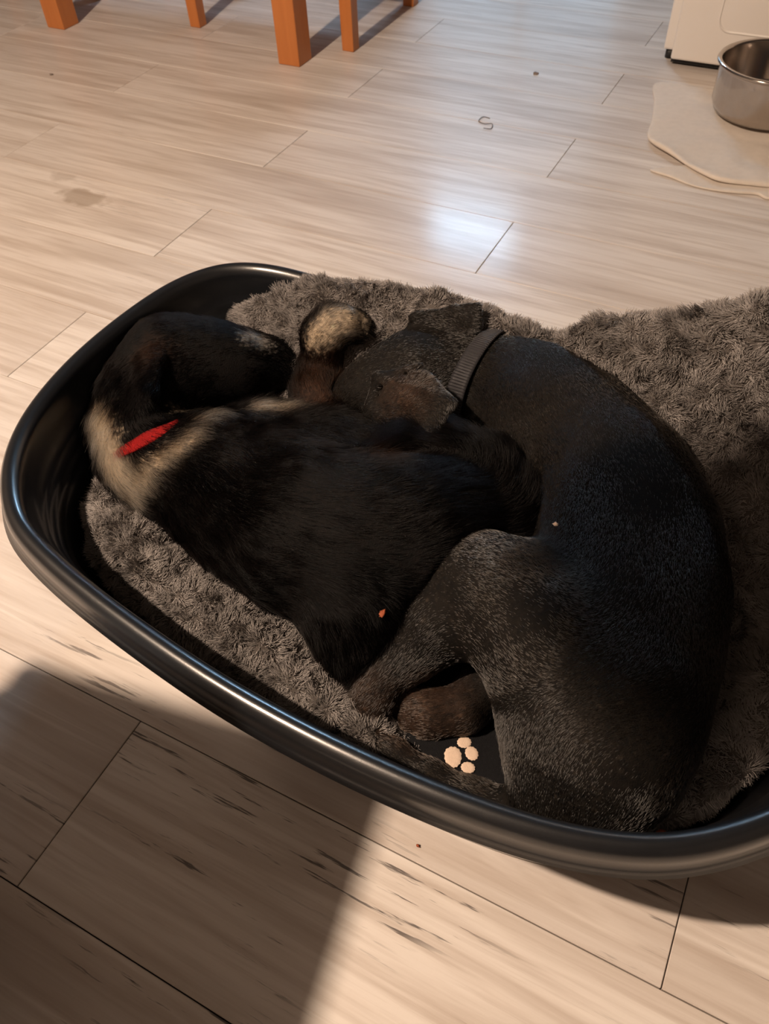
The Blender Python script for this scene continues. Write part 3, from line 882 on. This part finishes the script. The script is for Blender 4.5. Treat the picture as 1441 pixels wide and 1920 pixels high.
paint(bbody, tint_big(bv))
coat(big, bv, bt, bn, 210000, lambda p: np.full(len(p), .0065), lambda p: np.full(len(p), .42), .16, .15, lambda p: np.full(len(p), .00026), tint_big, M['fur_short'], dog_b, upkeep)

dog_s, sv, st, sn, sbody = make_dog(sml, 'sleeping_dog', 'smaller long-haired black dog with cream ruff and paw, wearing a red collar', M['skin_black'])
def on_small(*rows):
    return [(x, y, on_body(sml, x, y), r) for x, y, r in rows]


RUFF = on_small((185, 770, .016), (190, 800, .020), (200, 835, .022), (212, 870, .022), (226, 900, .020), (240, 925, .014), (258, 900, .014), (270, 880, .013), (300, 858, .013), (330, 838, .012), (355, 815, .012))
CHEEK = on_small((345, 772, .010), (375, 783, .011), (400, 772, .010), (440, 764, .010), (480, 760, .014), (520, 760, .015), (540, 766, .010))
PAW = on_small((590, 638, .016), (605, 625, .022), (620, 612, .026), (640, 602, .026), (660, 600, .022), (622, 636, .014), (645, 618, .012))
SNOUT = on_small((485, 634, .012), (465, 632, .008), (498, 645, .008))
PATCH = on_small((246, 830, .009), (266, 820, .010), (288, 809, .010), (312, 797, .009), (332, 788, .007))


def tint_sml(p):
    val = (1 + .25 * vnoise(p * 30, 81) + .35 * RNG.normal(size=len(p)))[:, None]
    base = np.broadcast_to(np.array([.0045, .0031, .0027]), p.shape)
    jit = p + .006 * RNG.normal(size=p.shape)
    w = np.maximum(near(jit, RUFF, .02), np.maximum(near(jit, CHEEK, .02), near(jit, PAW, .02)))[:, None]
    c = base * (1 - w) + np.array([.62, .50, .37]) * w
    g = near(jit, SNOUT, .018)[:, None]
    c = c * (1 - g) + np.array([.55, .52, .48]) * g
    br = near(jit, [(718, 885, .25, .025), (600, 735, .22, .03), (615, 700, .22, .025)] + on_small((285, 655, .008)), .05)[:, None] * .6
    c = c * (1 - br) + np.array([.085, .040, .022]) * br
    return np.clip(c * val, .003, 1)


def len_sml(p):
    head = near(p, [(325, 686, .23, .09), (430, 684, .22, .07), (520, 680, .2, .06)], .03)
    leg = near(p, [(615, 650, .25, .05), (650, 605, .28, .045)], .03)
    ruff = near(p, RUFF + CHEEK, .04)
    tail = near(p, [(940, 960, .22, .05), (840, 856, .24, .06), (730, 870, .24, .05)], .03)
    return .022 * (1 - np.maximum(head * .55, leg * .5)) + .020 * ruff + .012 * tail


paint(sbody, tint_sml(sv))
coat(sml, sv, st, sn, 170000, len_sml, lambda p: .30 + .35 * near(p, RUFF, .04), .16, .55, lambda p: np.full(len(p), .00025), tint_sml, M['fur_long'], dog_s, lambda c, nn: upkeep(c, nn) * (1 - .62 * (near(c, PATCH, .004) > .5)), 5)


# noses
def blob(name, c, r, mat, parent, n=16):
    bm = bmesh.new(); bmesh.ops.create_uvsphere(bm, u_segments=n, v_segments=n // 2 + 2, radius=1)
    for v in bm.verts: v.co = Vector(c) + Vector((v.co.x * r[0], v.co.y * r[1], v.co.z * r[2]))
    return mesh_obj(name, bm_mesh(name, bm), mat, parent, True)


blob('nose', W(561, 668, .186), (.017, .016, .014), M['nose'], dog_s)
blob('nose', W(648, 812, .150), (.020, .018, .016), M['nose'], dog_b)


# collars: bands that follow the neck
def collar(body, name, centre, chord, up, width, th, mat, label, lift, show=None):
    axis = np.cross(chord, up)
    axis = axis / np.linalg.norm(axis)
    e1 = np.cross(axis, [0, 0, 1.0]); e1 /= np.linalg.norm(e1); e2 = np.cross(e1, axis)
    n, m = 120, 7
    ang = np.linspace(0, 2 * math.pi, n, endpoint=False)
    dirs = np.cos(ang)[:, None] * e1 + np.sin(ang)[:, None] * e2
    ring = []
    for j in range(m):
        off = axis * width * (j / (m - 1) - .5)
        rad = np.full(n, .03); hit = np.zeros(n, bool)
        for st_ in np.arange(.03, .16, .001):
            val = body.value(centre + off + dirs * st_)
            rad[~hit & (val < 0)] = st_; hit |= val > 0
        ring.append(rad)
    ring = np.array(ring)
    sm_ = ring.max(0)
    for _ in range(10): sm_ = np.maximum(sm_ * .5 + .25 * (np.roll(sm_, 1) + np.roll(sm_, -1)), ring.mean(0))
    v = []
    for lay in (0, th):
        for j in range(m): v.append(centre + axis * width * (j / (m - 1) - .5) + dirs * (sm_ * .5 + ring[j] * .5 + lift + lay * (.6 if j in (0, m - 1) else 1))[:, None])
    v = np.concatenate(v)
    if show is not None:                                   # sinks into the coat except where the hair parts
        rad_ = np.tile(dirs, (2 * m, 1)); v = v - rad_ * (.016 * (1 - near(v, show, .02)))[:, None]
    f = []
    for i in range(n):
        k = (i + 1) % n
        for j in range(m - 1):
            f.append((j * n + i, (j + 1) * n + i, (j + 1) * n + k, j * n + k)); o = m * n
            f.append((o + j * n + i, o + j * n + k, o + (j + 1) * n + k, o + (j + 1) * n + i))
        f.append((i, k, m * n + k, m * n + i)); a = (m - 1) * n
        f.append((a + i, m * n + a + i, m * n + a + k, a + k))
    me = from_np(name, v, f)
    bm = bmesh.new(); bm.from_mesh(me); bmesh.ops.recalc_face_normals(bm, faces=bm.faces); bm.to_mesh(me); bm.free()
    root = tag(empty(name, (0, 0, 0)), label, 'collar')
    mesh_obj('strap', me, mat, root, True)
    return root, v, n, m, axis


colb, cvv, cn_, cm_, cax = collar(big, 'dog_collar', W(912, 722, .208), W(982, 645, .24) - W(870, 762, .25), np.array([-.1, -.30, 1.0]), .026, .0028, M['web'], 'ribbed black webbing collar around the neck of the large dog', .004)
outer_v = cvv[cm_ * cn_:].reshape(cm_, cn_, 3)              # raised weft ribs across the webbing
vv, ffc = [], []
NR = 150
tt = np.linspace(0, cn_, NR, endpoint=False)
cmid = outer_v.mean((0, 1))
for q in tt:
    i = int(q) % cn_; k = (i + 1) % cn_; u = q - int(q)
    a = outer_v[0, i] * (1 - u) + outer_v[0, k] * u; b_ = outer_v[-1, i] * (1 - u) + outer_v[-1, k] * u
    mid = outer_v[3, i] * (1 - u) + outer_v[3, k] * u
    tdir = unit(outer_v[3, k] - outer_v[3, i]); o = unit(mid - cmid)
    s = len(vv)
    for w_, h_ in ((-.0011, -.0002), (0, .0011), (.0011, -.0002)):
        for e in (a * .96 + mid * .04, mid, b_ * .96 + mid * .04): vv.append(e + tdir * w_ + o * h_)
    for r_ in (0, 1):
        for c_ in (0, 1): ffc.append((s + r_ * 3 + c_, s + r_ * 3 + c_ + 1, s + r_ * 3 + c_ + 4, s + r_ * 3 + c_ + 3))
rib = mesh_obj('ribbing', from_np('ribbing', vv, ffc), M['web'], colb); rib['kind'] = 'stuff'
rc = tag(empty('dog_collar', (0, 0, 0)), 'red collar showing through the cream ruff of the long-haired dog', 'collar')
line = catmull([(205, 862), (228, 846), (260, 829), (290, 814), (320, 799), (345, 784)], 30, False)     # where the band lies in the fold of the neck
gv = []
for i_, q in enumerate(line):
    nb = line[min(i_ + 1, 29)] - line[max(i_ - 1, 0)]; nb = np.array([-nb[1], nb[0]]) / np.linalg.norm(nb)
    e_ = min(i_, 29 - i_) / 6.0
    zc = np.mean([on_body(sml, *(q + nb * w_)) for w_ in (-12, 0, 12)])
    for w_ in np.linspace(-12, 15, 7) * min(1, .30 + e_ * .33): gv.append(W(*(q + nb * w_), zc + .0025 - .022 * max(0, 1 - e_ * 2) - .003 * (w_ / 13) ** 4))
gf = [(a * 7 + b_, a * 7 + b_ + 1, (a + 1) * 7 + b_ + 1, (a + 1) * 7 + b_) for a in range(29) for b_ in range(6)]
ro = mesh_obj('strap', from_np('strap', gv, gf), M['red'], rc, True)
sm_ = ro.modifiers.new('thickness', 'SOLIDIFY'); sm_.thickness = .003; sm_.offset = -1

# ------------------------------------------------------------------ black blanket with paw print under the dogs
bl = tag(empty('blanket', (0, 0, 0)), 'black felt blanket with a cream paw print, tucked under the large dog beside its tail', 'blanket')
nx, ny = 40, 26
gx, gy = np.linspace(-.27, .07, nx), np.linspace(.335, .50, ny)
bvv = np.array([(x, y, .0) for y in gy for x in gx])
bz = .094 + .006 * vnoise(bvv * 14, 3)
edge = np.minimum.reduce([bvv[:, 0] - gx[0], gx[-1] - bvv[:, 0], bvv[:, 1] - gy[0], gy[-1] - bvv[:, 1]])
bvv[:, 2] = bz - .012 * np.exp(-edge / .012)
bf = [(j * nx + i, j * nx + i + 1, (j + 1) * nx + i + 1, (j + 1) * nx + i) for j in range(ny - 1) for i in range(nx - 1)]
bo2 = mesh_obj('felt', from_np('felt', bvv, bf), M['blanket'], bl, True)
sm = bo2.modifiers.new('thickness', 'SOLIDIFY'); sm.thickness = .005; sm.offset = -1


def felt_z(x, y):
    return .094 + .006 * vnoise(np.array([[x, y, 0]]) * 14, 3)[0]


for (px, py, rx, ry, rot, pad) in ((870, 1391, 13.5, 11, -8, 0), (884, 1412, 14, 12, 60, 0), (877, 1439, 13.5, 10.5, 10, 0), (849, 1420, 16, 20, 0, 1)):
    c = W(px, py, .096); vv, n = [], 40
    for rr in (1.0, .93, .5):
        for i in range(n):
            a = 2 * math.pi * i / n; x, y = rx * math.cos(a), ry * math.sin(a)
            if pad: x *= 1.0 + .25 * max(0, -math.sin(a)) * (1 if x < 0 else .2)
            jag = 1 + .05 * math.sin(a * 13) * (rr == 1)
            x, y = x * rr * jag, y * rr * jag
            ra_ = math.radians(rot); X, Y = x * math.cos(ra_) - y * math.sin(ra_), x * math.sin(ra_) + y * math.cos(ra_)
            q = W(px + X, py + Y, .096); vv.append((q[0], q[1], felt_z(q[0], q[1]) + (.0003 if rr == 1 else .0009)))
    f = [(k * n + i, k * n + (i + 1) % n, (k + 1) * n + (i + 1) % n, (k + 1) * n + i) for k in (0, 1) for i in range(n)] + [tuple(2 * n + i for i in range(n))]
    o = mesh_obj('paw_print_pad' if pad else 'paw_print_toe', from_np('print', vv, f), M['print'], bl, True)


# ------------------------------------------------------------------ crumbs and fluff
def crumb(px, py, z, s, mat, label, seed):
    bm = bmesh.new(); bmesh.ops.create_icosphere(bm, subdivisions=2, radius=1)
    pp = np.array([v.co[:] for v in bm.verts]); nz = vnoise(pp * 1.7, seed) + 1.1 * vnoise(pp * 4.5, seed + 2)
    for v, k in zip(bm.verts, nz): v.co = Vector((v.co.x * s[0], v.co.y * s[1], v.co.z * s[2])) * (1 + .45 * float(k))
    o = mesh_obj('crumb', bm_mesh('crumb', bm), mat, None, True); o.location = W(px, py, z)
    return tag(o, label, 'crumb', 'crumbs dropped around the basket')


crumb(1042, 983, on_body(big, 1042, 983) + .003, (.0035, .0022, .002), M['crumb_pale'], 'tiny pale crumb on the back of the large dog', 1)
crumb(716, 1150, on_body(sml, 716, 1150) + .008, (.0035, .0055, .002), M['crumb_orange'], 'orange crumb caught in the coat of the long-haired dog', 2)
crumb(1241, 1562, bed_z(*W(1241, 1562, .10)[:2]) + .016, (.005, .003, .003), M['crumb_orange'], 'orange crumb on the grey fleece by the near rim', 3)
crumb(783, 1586, .002, (.003, .002, .002), M['crumb_orange'], 'orange crumb on the lit planks below the basket rim', 4)

crumb(1004, 137, .003, (.009, .005, .004), M['hair_dark'], 'dark speck on the pale planks between the stool leg and the fridge', 5)
crumb(96, 139, .002, (.006, .005, .003), M['hair_dark'], 'dark speck on the planks in front of the leftmost table leg', 6)

sp = catmull([(918, 222, 0), (905, 219, 0), (897, 227, 0), (908, 232, 0), (922, 232, 0), (920, 241, 0), (906, 240, 0)], 40, False)  # outline of the S-shaped hair strand
vv, f = [], []
for i, q in enumerate(sp):
    c = W(q[0], q[1], .0022); nx_ = W(*sp[min(i + 1, 39)][:2], .0022) - W(*sp[max(i - 1, 0)][:2], .0022); sd = np.cross(nx_, [0, 0, 1.0]); sd /= np.linalg.norm(sd)
    for a in range(6): vv.append(c + sd * .0012 * math.cos(a * math.pi / 3) + np.array([0, 0, .0012 * math.sin(a * math.pi / 3)]))
for i in range(39):
    for a in range(6): f.append((i * 6 + a, i * 6 + (a + 1) % 6, (i + 1) * 6 + (a + 1) % 6, (i + 1) * 6 + a))
tag(mesh_obj('bent_strand', from_np('bent_strand', vv, f), M['hair_dark'], None, True), 'small dark S-shaped strand lying on the floor before the cloth', 'strand')
